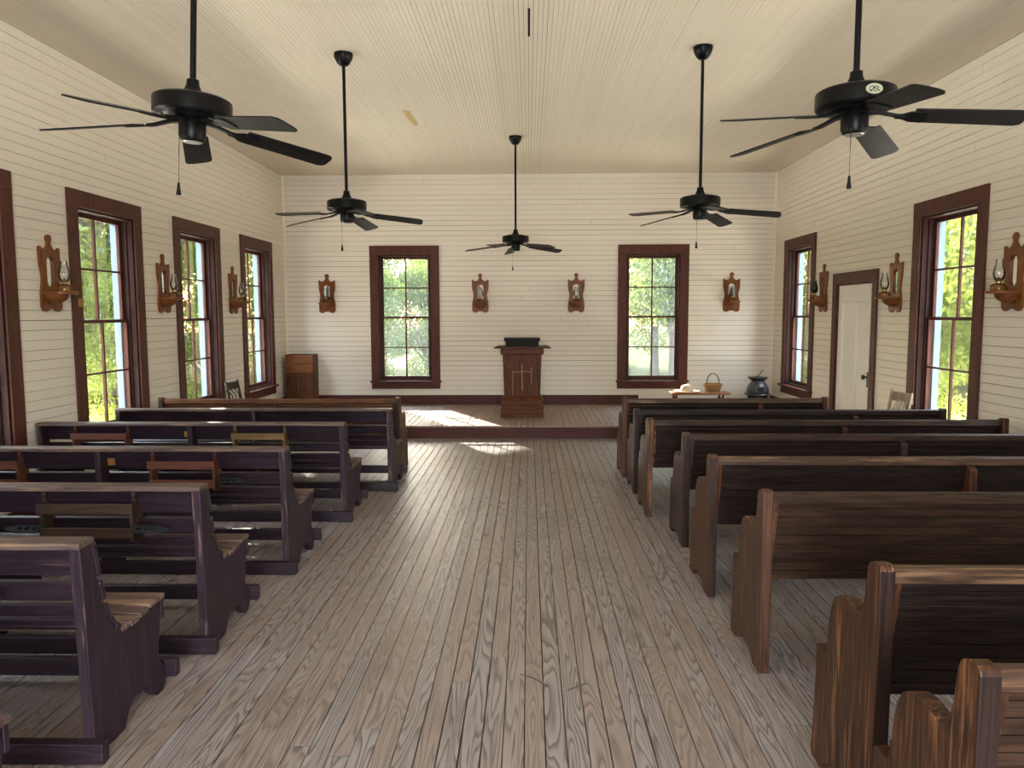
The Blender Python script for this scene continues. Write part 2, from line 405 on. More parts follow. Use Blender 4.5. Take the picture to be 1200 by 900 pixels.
# baseboards and corner beads
mb = MB(); mb.prism([(YB-.022, PLAT_Z), (YB, PLAT_Z), (YB, PLAT_Z+.155), (YB-.012, PLAT_Z+.155), (YB-.022, PLAT_Z+.14)], 0, XL, 1.77)
struct(mb.build('baseboard_back', M['trimdark'], bevel=.003))
for nm, x, sg in (('left', XL, 1), ('right', XR, -1)):
    mb = MB()
    pieces = [(YF, PLAT_Y, 0), (PLAT_Y, YB-.022, PLAT_Z)] if nm == 'left' else [(YF, dh[0]-.13, 0), (dh[1]+.13, PLAT_Y, 0), (PLAT_Y, YB-.022, PLAT_Z)]
    for (a, b, z) in pieces: mb.box((min(x, x+sg*.02), a, z), (max(x, x+sg*.02), b, z+.15))
    struct(mb.build('baseboard_'+nm, M['trimdark']))
for k, (x, sg) in enumerate(((XL, 1), (XR, -1))):
    mb = MB(); pr = [(x, YB), (x+sg*.028, YB), (x+sg*.024, YB-.016), (x+sg*.014, YB-.025), (x, YB-.028)]
    mb.prism(pr, 2, PLAT_Z+.155, H); struct(mb.build('trim_%d' % (k+1), M['wall'], smooth=40))

# ------------------------------------------------------------------ windows (local: x along wall, y outwards, z up)
def window(idx, loc, rz, ow, casing=.142, pane='pane'):
    root = struct(empty('window_%d' % idx, loc, rz))
    hw = ow/2; cw = casing
    mb = MB(); t = -.022
    for s in (-1, 1):
        a, b = sorted((s*hw*1.0, s*(hw+cw))); mb.box((a, t, OZ0-.025), (b, 0, OZ1))
    mb.box((-hw-cw, t-.003, OZ1), (hw+cw, 0, OZ1+.148))
    mb.build('casing', M['trim'], root, bevel=.003)
    mb = MB(); mb.box((-hw-cw-.02, -.062, OZ0-.052), (hw+cw+.02, .02, OZ0-.025)); mb.box((-hw, .0, OZ0-.05), (hw, .20, OZ0-.012))
    mb.build('sill', M['trimx'], root, bevel=.004)
    mb = MB(); mb.box((-hw-cw, -.02, OZ0-.052-.105), (hw+cw, 0, OZ0-.052)); mb.build('apron', M['trimx'], root, bevel=.003)
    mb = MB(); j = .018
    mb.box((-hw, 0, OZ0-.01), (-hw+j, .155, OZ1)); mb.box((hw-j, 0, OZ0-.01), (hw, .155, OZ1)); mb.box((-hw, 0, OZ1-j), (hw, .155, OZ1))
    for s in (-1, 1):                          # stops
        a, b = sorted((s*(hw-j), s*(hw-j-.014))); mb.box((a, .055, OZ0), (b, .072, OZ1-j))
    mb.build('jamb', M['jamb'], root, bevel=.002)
    iw = hw-j; mid = 1.585
    def sash(name, y0, y1, z0, z1, bot, top):
        st = .040
        mb = MB()
        mb.box((-iw, y0, z0), (-iw+st, y1, z1)); mb.box((iw-st, y0, z0), (iw, y1, z1))
        mb.box((-iw+st, y0, z0), (iw-st, y1, z0+bot)); mb.box((-iw+st, y0, z1-top), (iw-st, y1, z1))
        mb.box((-.011, y0+.003, z0+bot), (.011, y1-.003, z1-top))
        zc = (z0+bot+z1-top)/2; mb.box((-iw+st, y0+.004, zc-.009), (iw-st, y1-.004, zc+.009))
        o = mb.build(name, M['trim'], root, bevel=.002)
        mb = MB(); yc = (y0+y1)/2; mb.box((-iw+st*.7, yc-.0015, z0+bot*.7), (iw-st*.7, yc+.0015, z1-top*.7)); mb.build('glass', M[pane], o)
    sash('upper_sash', .112, .142, mid-.015, OZ1-j, .032, .042)
    sash('lower_sash', .076, .106, OZ0-.012, mid+.017, .060, .032)
    mb = MB()                                   # outside frame, shade tint in its paint colour
    for s in (-1, 1):
        a, b = sorted((s*hw, s*(hw-.022))); mb.box((a, .155, OZ0-.05), (b, .215, OZ1))
        a, b = sorted((s*hw, s*(hw+.11))); mb.box((a, WT, OZ0-.05), (b, WT+.03, OZ1+.12))
    mb.box((-hw, .155, OZ1-.022), (hw, .215, OZ1)); mb.box((-hw, WT, OZ1), (hw, WT+.03, OZ1+.12))
    mb.box((-hw-.12, .20, OZ0-.09), (hw+.12, .34, OZ0-.05))
    mb.build('outside_frame', M['ext'], root)
    return root
k = 1
wins = []
for c, w in left_w: wins.append(window(k, (XL, c, 0), R(90), w)); k += 1
for c, w in right_w: wins.append(window(k, (XR, c, 0), R(-90), w)); k += 1
for c, w in back_w: wins.append(window(k, (c, YB, 0), 0, w, .140, 'dusty')); k += 1
for c, w in front_w: wins.append(window(k, (c, YF, 0), R(180), w)); k += 1
# ochre plates on two left casings
for wi, (y, z) in ((1, (6.600, 1.755)), (2, (8.60, 1.765))):
    mb = MB(); mb.box((-.035, -.032, -.036), (.035, -.022, .036))
    o = mb.build('catch_plate', M['tanplate'], wins[wi], bevel=.002); o.location = (y-left_w[wi][0], 0, z)
    o['label'] = 'small ochre plate on the casing'

# ------------------------------------------------------------------ door (local x -> -Y)
root = struct(empty('door_1', (XR, DOOR[0], 0), R(-90)))
hw = DOOR[1]/2
mb = MB()
for s in (-1, 1):
    a, b = sorted((s*hw, s*(hw+.125))); mb.box((a, -.022, 0), (b, 0, 2.0))
mb.box((-hw-.125, -.024, 2.0), (hw+.125, 0, 2.135)); mb.build('casing', M['trim'], root, bevel=.003)
mb = MB()
mb.box((-hw, 0, 0), (-hw+.02, .2, 2.0)); mb.box((hw-.02, 0, 0), (hw, .2, 2.0)); mb.box((-hw, 0, 1.98), (hw, .2, 2.0)); mb.build('jamb', M['trim'], root)
lw = hw-.023; y0, y1 = .006, .045
mb = MB(); z0, z1 = .012, 1.976
mb.box((-lw, y0+.020, z0), (lw, y1+.01, z1))
for a, b in ((-lw, -lw+.12), (-.055, .055), (lw-.12, lw)): mb.box((a, y0, z0), (b, y0+.020, z1))
for a, b in ((-lw+.12, -.055), (.055, lw-.12)):
    mb.box((a, y0, z0), (b, y0+.020, z0+.22)); mb.box((a, y0, z1-.20), (b, y0+.020, z1))
    for e in (a, b-.012): mb.box((e, y0+.010, z0+.22), (e+.012, y0+.020, z1-.20))
leaf = mb.build('door_leaf', M['white'], root, bevel=.002)
kx = lw-.06
mb = MB(); mb.box((kx-.018, y0-.004, .78), (kx+.018, y0, .96)); mb.build('lock_plate', M['iron'], leaf, bevel=.002)
mb = MB(); mm = Matrix.Translation((kx, y0, .90)) @ Matrix.Rotation(R(90), 4, 'X')
mb.lathe([(.012, 0), (.010, .02), (.012, .03), (.026, .038), (.030, .05), (.026, .062), (.012, .068)], 16, 0, mat=mm); mb.build('knob', M['iron'], leaf, smooth=40)
mb = MB()
for z in (.3, 1.62): mb.lathe([(.008, 0), (.008, .09)], 10, 0, (-lw-.004, -.004, z))
mb.build('hinge', M['iron'], root, smooth=40)

# ------------------------------------------------------------------ right-hand solid-backed pews
def rounded(pts): return pts
PEW_PROF = [(0, 0), (0, .832), (.005, .845), (.016, .85), (.052, .848), (.074, .838), (.087, .815), (.096, .74), (.110, .69), (.128, .665), (.155, .655), (.19, .662), (.235, .668), (.285, .662), (.325, .640), (.352, .602), (.366, .545), (.374, .475), (.386, .425),
            (.470, .420), (.474, .30), (.480, .16), (.490, .06), (.496, .03), (.484, .0), (.40, .0), (.385, .03), (.35, .05), (.16, .05), (.125, .03), (.11, 0)]
def pew(name, xo, yr, h, length, sgn, mend, mback, mrail, midx=None, thick=.048, midmat=None, mrear=None):
    """xo = outer face of the aisle end; sgn = +1 when the pew runs to +X from there; yr = rear edge"""
    root = empty(name, (xo, yr, 0))
    kz = h/.85
    prof = [(y, z*kz) for y, z in PEW_PROF]
    for k in range(2):
        mb = MB(); a = 0 if k == 0 else sgn*(length-thick); b = a+sgn*thick
        mb.prism(prof, 0, min(a, b), max(a, b), rim={0: 1}); mb.build('end_panel', [mend, mrear or M['endrear']], root, bevel=.004)
    x0, x1 = sorted((sgn*thick, sgn*(length-thick)))
    # back: four wide boards, reclined
    lo, hi = .40*kz, .800*kz; n = 9; mb = MB()
    yy = lambda z: .045+(hi-z)/(hi-lo)*.085
    for i in range(n):
        za = lo+(hi-lo)*i/n+.0012; zb = lo+(hi-lo)*(i+1)/n-.0012
        mb.prism([(yy(za), za), (yy(za)+.022, za), (yy(zb)+.022, zb), (yy(zb), zb)], 0, x0, x1)
    mb.build('back_panel', mback, root, bevel=.002)
    mb = MB(); zt = .832*kz
    mb.prism([(.020, zt-.045), (.078, zt-.040), (.080, zt-.012), (.068, zt), (.034, zt+.004), (.022, zt-.006)], 0, x0, x1)
    mb.build('top_rail', mrail, root, bevel=.004)
    mb = MB(); mb.prism([(.13, .425), (.478, .425), (.482, .43), (.482, .448), (.474, .452), (.13, .436)], 0, x0, x1); mb.build('seat', mrail, root, bevel=.003)
    mb = MB(); mb.box((x0, .440, .33), (x1, .462, .425)); mb.build('seat_apron', mback, root, bevel=.002)
    # slanted batten where the back meets the end
    mb = MB(); e = sgn*thick
    mb.prism([(.018, .79*kz), (.045, .79*kz), (.130, .41*kz), (.108, .41*kz)], 0, min(e, e+sgn*.03), max(e, e+sgn*.03)); mb.build('batten', mend, root, bevel=.002)
    if midx is not None:
        mb = MB(); mx = midx-xo
        mb.prism([(.0, .0), (.0, .76*kz), (.04, .785*kz), (.13, .40*kz), (.40, .42), (.44, .40), (.44, 0), (.36, 0), (.30, .06), (.12, .06), (.08, 0)], 0, mx-.022, mx+.022)
        mb.build('centre_support', midmat or mend, root, bevel=.003)
    return root
GR = 'solid-backed pews right of the aisle'
right_pews = [
 # xo, yr, h, length, end, back, rail, mid, label
 (.935, 7.56, .812, 2.03, 'endred', 'walx', 'railx', 2.30, 'short dark pew nearest the platform, right of the aisle'),
 (.955, 6.87, .784, 2.80, 'endplum', 'walx', 'walx', 2.95, 'second pew from the platform on the right, smooth plum-brown end panel'),
 (.945, 6.06, .806, 2.86, 'endorange', 'walx', 'walwarm', 2.52, 'third pew from the platform on the right, scuffed orange end panel'),
 (1.075, 5.26, .819, 2.72, 'endplum', 'walx', 'walwarm', 2.60, 'fourth right-hand pew from the platform with plain dull plum-brown end'),
 (1.035, 4.32, .837, 2.76, 'endred', 'walx', 'railx', 2.53, 'right-hand pew with near-black back below a light worn top rail'),
 (1.05, 3.375, .853, 2.74, 'endbrown', 'walwarm', 'walwarm', None, 'right-hand pew with wide warm brown streaked back boards, third from the camera'),
 (1.055, 2.25, .89, 2.74, 'endorange', 'walx', 'railx', None, 'second nearest right-hand pew, end panel worn with pale scratches'),
 (.965, 1.585, .89, 2.82, 'endorange', 'walwarm', 'railx', None, 'nearest right-hand pew cut off at the lower right corner'),
]
for i, (xo, yr, h, L, me_, mb_, mr_, mid, lab) in enumerate(right_pews):
    p = pew('pew', xo, yr, h, L, 1, M[me_], M[mb_], M[mr_], mid, mrear=M[me_] if i in (0, 2, 5) else None)
    tag(p, lab, 'pew', GR)
p = pew('pew', -1.325, 7.70, .795, 2.50, -1, M['endred'], M['redx'], M['redx'], -2.62)
tag(p, 'reddish brown solid-backed pew on the left in front of the platform', 'pew')

# ------------------------------------------------------------------ left-hand slatted plum benches
SL_PROF = [(-.030, .80), (.040, .80), (.062, .69), (.090, .56), (.118, .49), (.150, .445), (.185, .412), (.23, .392), (.30, .385), (.40, .390), (.52, .398), (.525, .33), (.510, .25), (.495, .19), (.505, .145), (.535, .105), (.550, .075), (.548, .025), (.520, .0),
           (.475, .0), (.44, .03), (.40, .075), (.37, .092), (.335, .082), (.29, .085), (.245, .065), (.205, .0), (.11, 0), (0, 0)]
def slat_bench(xo, yr, h, length, racks, cups, rackm, plate=None):
    root = empty('slatted_bench', (xo, yr, 0)); kz = h/.825
    prof = [(y, z*kz) for y, z in SL_PROF]
    th = .042
    for a in (-th, -length/2-th/2, -length):
        mb = MB(); mb.prism(prof, 0, a, a+th, rim={len(prof)-1: 1}); mb.build('end_panel' if a != -length/2-th/2 else 'centre_support', [M['plum'], M['plumedge']], root, bevel=.003)
    x0, x1 = -length, .004
    mb = MB(); mb.prism([(-.044, .800), (.050, .800), (.056, .806), (.056, .818), (.050, .824), (-.038, .824), (-.044, .818)], 0, x0, x1, mat=Matrix.Diagonal((1, 1, kz, 1)))
    mb.build('top_cap', M['plumcap'], root, bevel=.003)
    # back slats follow the sloping front edge of the ends
    for (za, zb, ya, yb) in ((.668, .795, .069, .042), (.562, .640, .093, .074), (.490, .538, .122, .100), (.440, .472, .156, .132), (.405, .428, .196, .170)):
        mb = MB(); t = .026
        nx, nz = (zb-za), -(yb-ya); l = math.hypot(nx, nz); nx, nz = nx/l*t, nz/l*t
        mb.prism([(ya, za), (ya+nx, za+nz), (yb+nx, zb+nz), (yb, zb)], 0, x0, x1, mat=Matrix.Diagonal((1, 1, kz, 1))); mb.build('back_slat', M['plumx'], root, bevel=.004)
    for i, (ya, yb, z) in enumerate(((.215, .275, .392), (.283, .345, .386), (.353, .425, .391), (.433, .565, .400))):
        mb = MB(); mb.box((x0, ya, z*kz), (x1, yb, z*kz+.022)); mb.build('seat_slat', M['plumseat'], root, bevel=.004)
    mb = MB(); mb.box((x0, .527, .315*kz), (x1, .549, .399*kz)); mb.build('seat_apron', M['plum'], root, bevel=.003)
    mb = MB(); mb.box((x0, -.048, .004), (.052, 0, .082)); mb.build('stretcher', M['plumx'], root, bevel=.004)
    mb = MB(); mb.box((x0, .551, .045), (.045, .592, .125)); mb.build('stretcher', M['plumx'], root, bevel=.004)
    for ri, (ra, rb) in enumerate(racks):
        rm = M[rackm[ri]]; a, b = ra-xo, rb-xo
        rk = MB(); rk.box((a, .0, .555*kz), (b, .055, .567*kz)); rk.box((a, -.012, .562*kz), (b, .0, .612*kz))
        rko = rk.build('hymnal_rack', rm, root, bevel=.002); rko['label'] = 'book rack fixed to the bench back'
        bp = [(.075, .80), (.052, .80), (.030, .79), (.020, .765), (.028, .74), (-.002, .72), (-.006, .66), (.0, .60), (-.004, .545), (.06, .52), (.10, .54), (.105, .60)]
        for e in (a, b-.018):
            q = MB(); q.prism([(y, z*kz) for y, z in bp], 0, e, e+.018); q.build('bracket', rm, rko, bevel=.002)
        q = MB(); q.box((a-.004, -.022, .682*kz), (b+.004, -.007, .735*kz)); q.build('rail', rm, rko, bevel=.002)
    for (cx, d) in cups:
        # flat cast bracket with three round holes
        cu = bpy.data.curves.new('holder', 'CURVE'); cu.dimensions = '2D'; cu.fill_mode = 'BOTH'; cu.extrude = .004; cu.resolution_u = 3
        def poly(pts):
            s = cu.splines.new('POLY'); s.points.add(len(pts)-1)
            for pt, (x, y) in zip(s.points, pts): pt.co = (x, y, 0, 1)
            s.use_cyclic_u = True
        outl = [(-.06, -.026), (.055, -.026), (.075, -.018), (.10, -.012), (.112, 0), (.10, .012), (.075, .018), (.055, .026), (-.06, .026)]
        poly([(d*x, y) for x, y in outl])
        for hx in (-.036, 0, .036): poly([(d*(hx+.013*math.cos(t*PI/6)), .013*math.sin(t*PI/6)) for t in range(12)])
        tmp = bpy.data.objects.new('tmp', cu); COL.objects.link(tmp)
        me = bpy.data.meshes.new_from_object(tmp.evaluated_get(bpy.context.evaluated_depsgraph_get())); bpy.data.objects.remove(tmp)
        me.materials.clear(); me.materials.append(M['iron'])
        o = bpy.data.objects.new('cup_holder', me); COL.objects.link(o); o.parent = root; o.location = (cx-xo, -.022, .612*kz); o.rotation_euler = (R(24), 0, 0); o['label'] = 'black iron cup holder with three holes'
    if plate:
        mb = MB(); mb.box((plate[0]-xo-.05, .0475, .695*kz), (plate[0]-xo+.05, .0535, .765*kz), mat=None); o = mb.build('plate', M['tanplate'], root); o.location.y = .006
        o['label'] = 'ochre patch on the bench back'
    return root
RA, RBk = (-2.37, -1.94), (-3.67, -3.22)
GL = 'slatted plum benches left of the aisle'
left_b = [
 (-1.28, 6.98, .775, 2.58, [], [(-1.66, 1)], [], None, 'plum slatted bench nearest the platform, without book racks'),
 (-1.46, 5.93, .795, 2.46, [(-3.65, -3.21), (-2.36, -1.94)], [(-1.86, 1)], ['rackred', 'rackochre'], (-2.72, 0), 'plum slatted bench with one red and one ochre book rack'),
 (-1.53, 4.70, .815, 2.39, [(-3.70, -3.25), (-2.41, -1.99)], [(-1.90, 1)], ['rackred', 'rackred'], (-2.71, 0), 'plum slatted bench with red racks and an ochre patch on the back'),
 (-1.575, 3.57, .832, 2.33, [(-2.38, -1.92)], [(-1.85, 1), (-2.43, -1)], ['rackdark'], None, 'plum slatted bench with dark book rack between two iron cup holders'),
 (-1.615, 2.66, .835, 2.29, [], [(-2.03, 1)], [], None, 'plum slatted bench second from the camera, worn pale top cap'),
 (-1.60, 1.64, .835, 2.30, [], [], [], None, 'plum slatted bench cut off at the lower left corner'),
]
for (xo, yr, h, L, rk, cp, rm, pl, lab) in left_b:
    tag(slat_bench(xo, yr, h, L, rk, cp, rm, pl), lab, 'bench', GL)

# ------------------------------------------------------------------ ceiling fans
def fan_proto():
    root = empty('ceiling_fan', (0, 0, 0))         # origin at motor centre
    drop = H-2.58
    mb = MB(); mb.lathe([(.018, 1.165), (.035, 1.17), (.055, 1.19), (.074, 1.225), (.080, 1.25), (.080, drop-.001), (.03, drop-.001)], 28); mb.build('canopy', M['black'], root, smooth=35)
    mb = MB(); mb.lathe([(.0135, .07), (.0135, 1.18)], 14); mb.build('downrod', M['black'], root, smooth=40)
    mb = MB(); mb.lathe([(.019, .125), (.026, .122), (.028, .10), (.038, .075), (.052, .056), (.105, .053), (.110, .047), (.152, .043), (.166, .034), (.168, .028), (.168, -.030), (.163, -.038), (.13, -.042), (.12, -.05), (.055, -.052)], 40); mb.build('motor', M['black'], root, smooth=30)
    mb = MB(); mb.lathe([(.055, -.05), (.058, -.055), (.058, -.125), (.050, -.142), (.03, -.148)], 28); mb.build('switch_housing', M['black'], root, smooth=35)
    mb = MB(); mb.lathe([(.042, -.1475), (.040, -.150), (.01, -.151)], 24); mb.build('bottom_cap', M['nickel'], root, smooth=35)
    for k in range(5):
        a = 2*PI*k/5; rot = Matrix.Rotation(a, 4, 'Z'); tilt = Matrix.Rotation(R(6.5), 4, 'Y') @ Matrix.Rotation(R(-13), 4, 'X')
        mat = rot @ Matrix.Translation((0, 0, -.060)) @ tilt
        mb = MB()                                    # cast blade iron, forked
        mb.prism([(.05, -.050), (.05, -.062), (.10, -.068), (.165, -.086), (.20, -.090), (.20, -.080), (.17, -.075), (.105, -.056)], 1, -.015, .015, 0, rot)
        mb.prism([(.16, -.018), (.19, -.022), (.22, -.045), (.27, -.05), (.29, -.03), (.29, .03), (.27, .05), (.22, .045), (.19, .022), (.16, .018)], 2, -.007, -.001, 0, mat)
        iron = mb.build('blade_iron', M['black'], root, bevel=.002)
        mb = MB()
        w0, w1, r0, r1 = .055, .066, .235, .655
        pts = [(r0, -w0), (r0+.01, -w0-.004)]+[(r1-.03, -w1), (r1-.008, -w1+.012), (r1, -w1+.035), (r1, w1-.035), (r1-.008, w1-.012), (r1-.03, w1)]+[(r0+.01, w0+.004), (r0, w0)]
        mb.prism(pts, 2, -.001, .006, 0, None); o = mb.build('blade', M['blade'], root, bevel=.0015)
        o.matrix_local = mat
    mb = MB(); mb.tube([(-.035, -.05, -.13), (-.036, -.052, -.20), (-.036, -.052, -.34)], .0016, 6); ch = mb.build('pull_chain', M['iron'], root)
    mb = MB(); mb.lathe([(.004, -.335), (.006, -.345), (.007, -.36), (.011, -.385), (.009, -.39)], 10, 0, (-.036, -.052, 0)); mb.build('chain_pull', M['black'], ch, smooth=40)
    return root
fp = fan_proto()
GF = 'black ceiling fans on long downrods'
fans = [((-1.50, 3.46), 39, 'black five-blade ceiling fan nearest the camera on the left'),
        ((-1.575, 6.656), 10, 'black ceiling fan on the left, farther from the camera, near the left wall'),
        ((-.17, 9.747), 27, 'black ceiling fan hanging in the middle between camera and lectern, farthest of the five'),
        ((1.447, 6.585), 56, 'black ceiling fan on the right, farther from the camera'),
        ((1.44, 3.49), 54, 'black ceiling fan nearest the camera on the right, oval emblem on motor')]
for i, ((x, y), a, lab) in enumerate(fans):
    f = fp if i == 0 else copy_tree(fp)
    f.location = (x, y, 2.58); f.rotation_euler = (0, 0, R(a)); tag(f, lab, 'fan', GF)
    if a == 39: f.location.z = 2.565; f.rotation_euler = Euler((0, R(3.0), 0)).to_matrix().to_4x4().__matmul__(Matrix.Rotation(R(a), 4, 'Z')).to_euler()
for f, (x, y), a in ((o, *q[:2]) for o, q in zip([o for o in bpy.data.objects if o.name.startswith('ceiling_fan')], fans)):
    # the pull chain hangs on the side towards the left of the room whatever the blades' angle
    for ch in f.children:
        if ch.name.startswith('pull_chain'): ch.rotation_euler.z = -R(a)
    if a == 54:
        mb = MB(); n = 24
        mm = Matrix.Rotation(R(-90-8-a), 4, 'Z') @ Matrix.Translation((.1655, 0, .0)) @ Matrix.Rotation(R(90), 4, 'Y')
        ang = Matrix.Rotation(R(-90+3-a), 4, 'Z')
        # oval medallion lying against the drum, with a looped mark
        pts = [(.022*math.sin(2*PI*i/n), .036*math.cos(2*PI*i/n)) for i in range(n)]
        mm = ang @ Matrix.Translation((.1665, 0, .004)) @ Matrix(((0, 0, 1, 0), (0, 1, 0, 0), (1, 0, 0, 0), (0, 0, 0, 1)))
        mb.prism(pts, 2, -.004, .0015, 0, mm)
        M['cream'] = plain('cream_badge', (.42, .44, .33), .4)
        em = mb.build('emblem', M['cream'], f)
        mb = MB()
        for cy in (-.012, .006):
            mb.tube([mm @ Vector((.010*math.sin(t*.5), cy+.010*math.cos(t*.5)*(1 if cy < 0 else 1.1), .0022)) for t in range(11)], .0016, 5)
        mb.tube([mm @ Vector((-.012, -.02, .0022)), mm @ Vector((.004, .0, .0022)), mm @ Vector((-.010, .024, .0022))], .0016, 5)
        mb.build('mark', M['black'], em)

# ------------------------------------------------------------------ wall sconces and oil lamps (local: x along wall, y towards the room, z from plate bottom)
half = [(.0, .022), (.028, .024), (.050, .010), (.075, .0), (.108, .006), (.128, .032), (.131, .075), (.129, .15), (.119, .20), (.109, .245), (.108, .29), (.117, .335), (.129, .385), (.132, .45), (.132, .515), (.127, .526), (.116, .524), (.100, .509), (.078, .503), (.055, .509), (.035, .525), (.022, .545), (.018, .560)]
knob = [(.031*math.sin(t), .594-.031*math.cos(t)) for t in (.75, 1.1, 1.5, 2.0, 2.5, 2.95)]
half2 = half+knob
outline = half2+[(0, .6255)]+[(-x, z) for x, z in half2[::-1]][:-1]
def slot(w, z0, z1, n=8):
    p = []
    for i in range(n+1): a = PI*i/n; p.append((w*math.cos(a), z1-w+w*math.sin(a)))
    for i in range(n+1): a = PI+PI*i/n; p.append((w*math.cos(a), z0+w+w*math.sin(a)))
    return p
def sconce_proto():
    root = empty('lamp_shelf', (0, 0, 0))
    cu = bpy.data.curves.new('plate', 'CURVE'); cu.dimensions = '2D'; cu.fill_mode = 'BOTH'; cu.extrude = .009; cu.bevel_depth = .0015
    for pts in (outline, slot(.050, .195, .452)):
        s = cu.splines.new('POLY'); s.points.add(len(pts)-1)
        for p, (x, y) in zip(s.points, pts): p.co = (x, y, 0, 1)
        s.use_cyclic_u = True
    tmp = bpy.data.objects.new('tmp', cu); COL.objects.link(tmp)
    me = bpy.data.meshes.new_from_object(tmp.evaluated_get(bpy.context.evaluated_depsgraph_get())); bpy.data.objects.remove(tmp)
    me.transform(Matrix.Rotation(R(90), 4, 'X') @ Matrix.Translation((0, 0, -.0115)))
    me.materials.clear(); me.materials.append(M['oak'])
    o = bpy.data.objects.new('back_plate', me); COL.objects.link(o); o.parent = root
    mb = MB(); mb.box((-.056, .001, .185), (.056, .005, .46)); mb.build('mirror', M['mirror'], root)
    n = 22
    mb = MB(); pts = [(-.118, .022), (-.118, .06)]+[(-.118*math.cos(PI*i/n), .10+.125*math.sin(PI*i/n)) for i in range(n+1)]+[(.118, .06), (.118, .022)]
    mb.prism(pts, 2, .140, .165); mb.build('shelf', M['oakx'], root, bevel=.003)
    mb = MB()
    ring = []
    prof = [(.098, .140), (.096, .118), (.082, .095), (.055, .075), (.02, .064)]
    for r, z in prof: ring.append([(-r*math.cos(PI*i/n), .022+.9*r*math.sin(PI*i/n)*1.45, z) for i in range(n+1)])
    vs = [p for g in ring for p in g]; fs = []
    for kk in range(len(ring)-1):
        for i in range(n): fs.append((kk*(n+1)+i, kk*(n+1)+i+1, (kk+1)*(n+1)+i+1, (kk+1)*(n+1)+i))
    fs.append(tuple(range(n+1))); fs.append(tuple(range((len(ring)-1)*(n+1), len(ring)*(n+1))))
    fs.append(tuple(k2*(n+1) for k2 in range(len(ring)))+tuple(k2*(n+1)+n for k2 in range(len(ring)-1, -1, -1)))
    mb.add(vs, fs); mb.build('corbel', M['oak'], root, smooth=40)
    return root
def lamp_proto(sooty=False):
    root = empty('oil_lamp', (0, 0, 0))
    mb = MB(); mb.lathe([(.052, 0), (.058, .006), (.060, .03), (.055, .045), (.035, .055), (.018, .058)], 24); mb.build('fount', M['fount'], root, smooth=35)
    mb = MB(); mb.lathe([(.018, .056), (.022, .06), (.022, .072), (.030, .076), (.032, .082), (.024, .09), (.012, .098), (.004, .105)], 20); mb.tube([(.02, 0, .068), (.05, 0, .068)], .002, 6); mb.lathe([(.001, .062), (.007, .064), (.007, .072), (.001, .074)], 10, 0, (.052, 0, 0)); mb.build('burner', M['brass'], root, smooth=35)
    mb = MB(); mb.lathe([(.029, .082), (.036, .095), (.045, .125), (.046, .145), (.040, .175), (.031, .205), (.026, .235), (.027, .248), (.0262, .248), (.025, .235), (.030, .205), (.039, .175), (.045, .145), (.044, .125), (.035, .095), (.028, .082)], 24, cap=False)
    mb.build('chimney', M['sooty'] if sooty else M['chimney'], root, smooth=60, fix=False)
    return root
sp, lp = sconce_proto(), lamp_proto()
soot = lamp_proto(True)
GS, GLm = 'lamp shelves along the walls', 'oil lamps on the wall shelves'
ZS = 1.655
spots = [
 ((XL, 6.215, ZS+.02), -90, 'by the left wall window nearest the camera', 'nearest wooden lamp shelf on the left wall', 'clear oil lamp on the nearest left wall shelf'),
 ((XL, 8.165, ZS+.012), -90, '', 'wooden lamp shelf between second and third visible left windows', 'oil lamp on the left wall shelf between two windows, middle one'),
 ((XL, 10.10, ZS), -90, '', 'left wall lamp shelf beside the far window close to the platform', 'oil lamp on the left wall shelf farthest from the camera'),
 ((-3.263, YB, 1.662), 180, '', 'back wall lamp shelf near the left corner', 'oil lamp on the back wall shelf near the left corner'),
 ((-.785, YB, 1.66), 180, '', 'back wall lamp shelf just left of the lectern', 'oil lamp on the back wall shelf left of the lectern'),
 ((.755, YB, 1.66), 180, '', 'back wall lamp shelf right of the lectern', 'oil lamp on the back wall shelf right of the lectern'),
 ((3.23, YB, 1.662), 180, '', 'back wall lamp shelf near the right corner above the basket', 'oil lamp on the back wall shelf near the right corner'),
 ((XR, 10.22, ZS), 90, '', 'right wall lamp shelf between the far window and white door', 'oil lamp with soot-blackened chimney on the right wall'),
 ((XR, 8.225, ZS-.008), 90, '', 'right wall lamp shelf between the white door and near window', 'clear oil lamp on the shelf just right of the white door'),
 ((XR, 6.25, ZS), 90, '', 'right wall lamp shelf at the right edge of the photo', 'clear oil lamp at the right edge of the photo'),
]
for i, (loc, rz, _, l1, l2) in enumerate(spots):
    s = sp if i == 0 else copy_tree(sp)
    s.location = loc; s.rotation_euler = (0, 0, R(rz)); tag(s, l1, 'lamp shelf', GS)
    l = soot if 'soot' in l2 else (lp if i == 0 else copy_tree(lp))
    off = Vector((0, .130, .165)); off.rotate(Euler((0, 0, R(rz)))); l.location = Vector(loc)+off; l.rotation_euler = (0, 0, R(rz+35)); tag(l, l2, 'lamp', GLm)

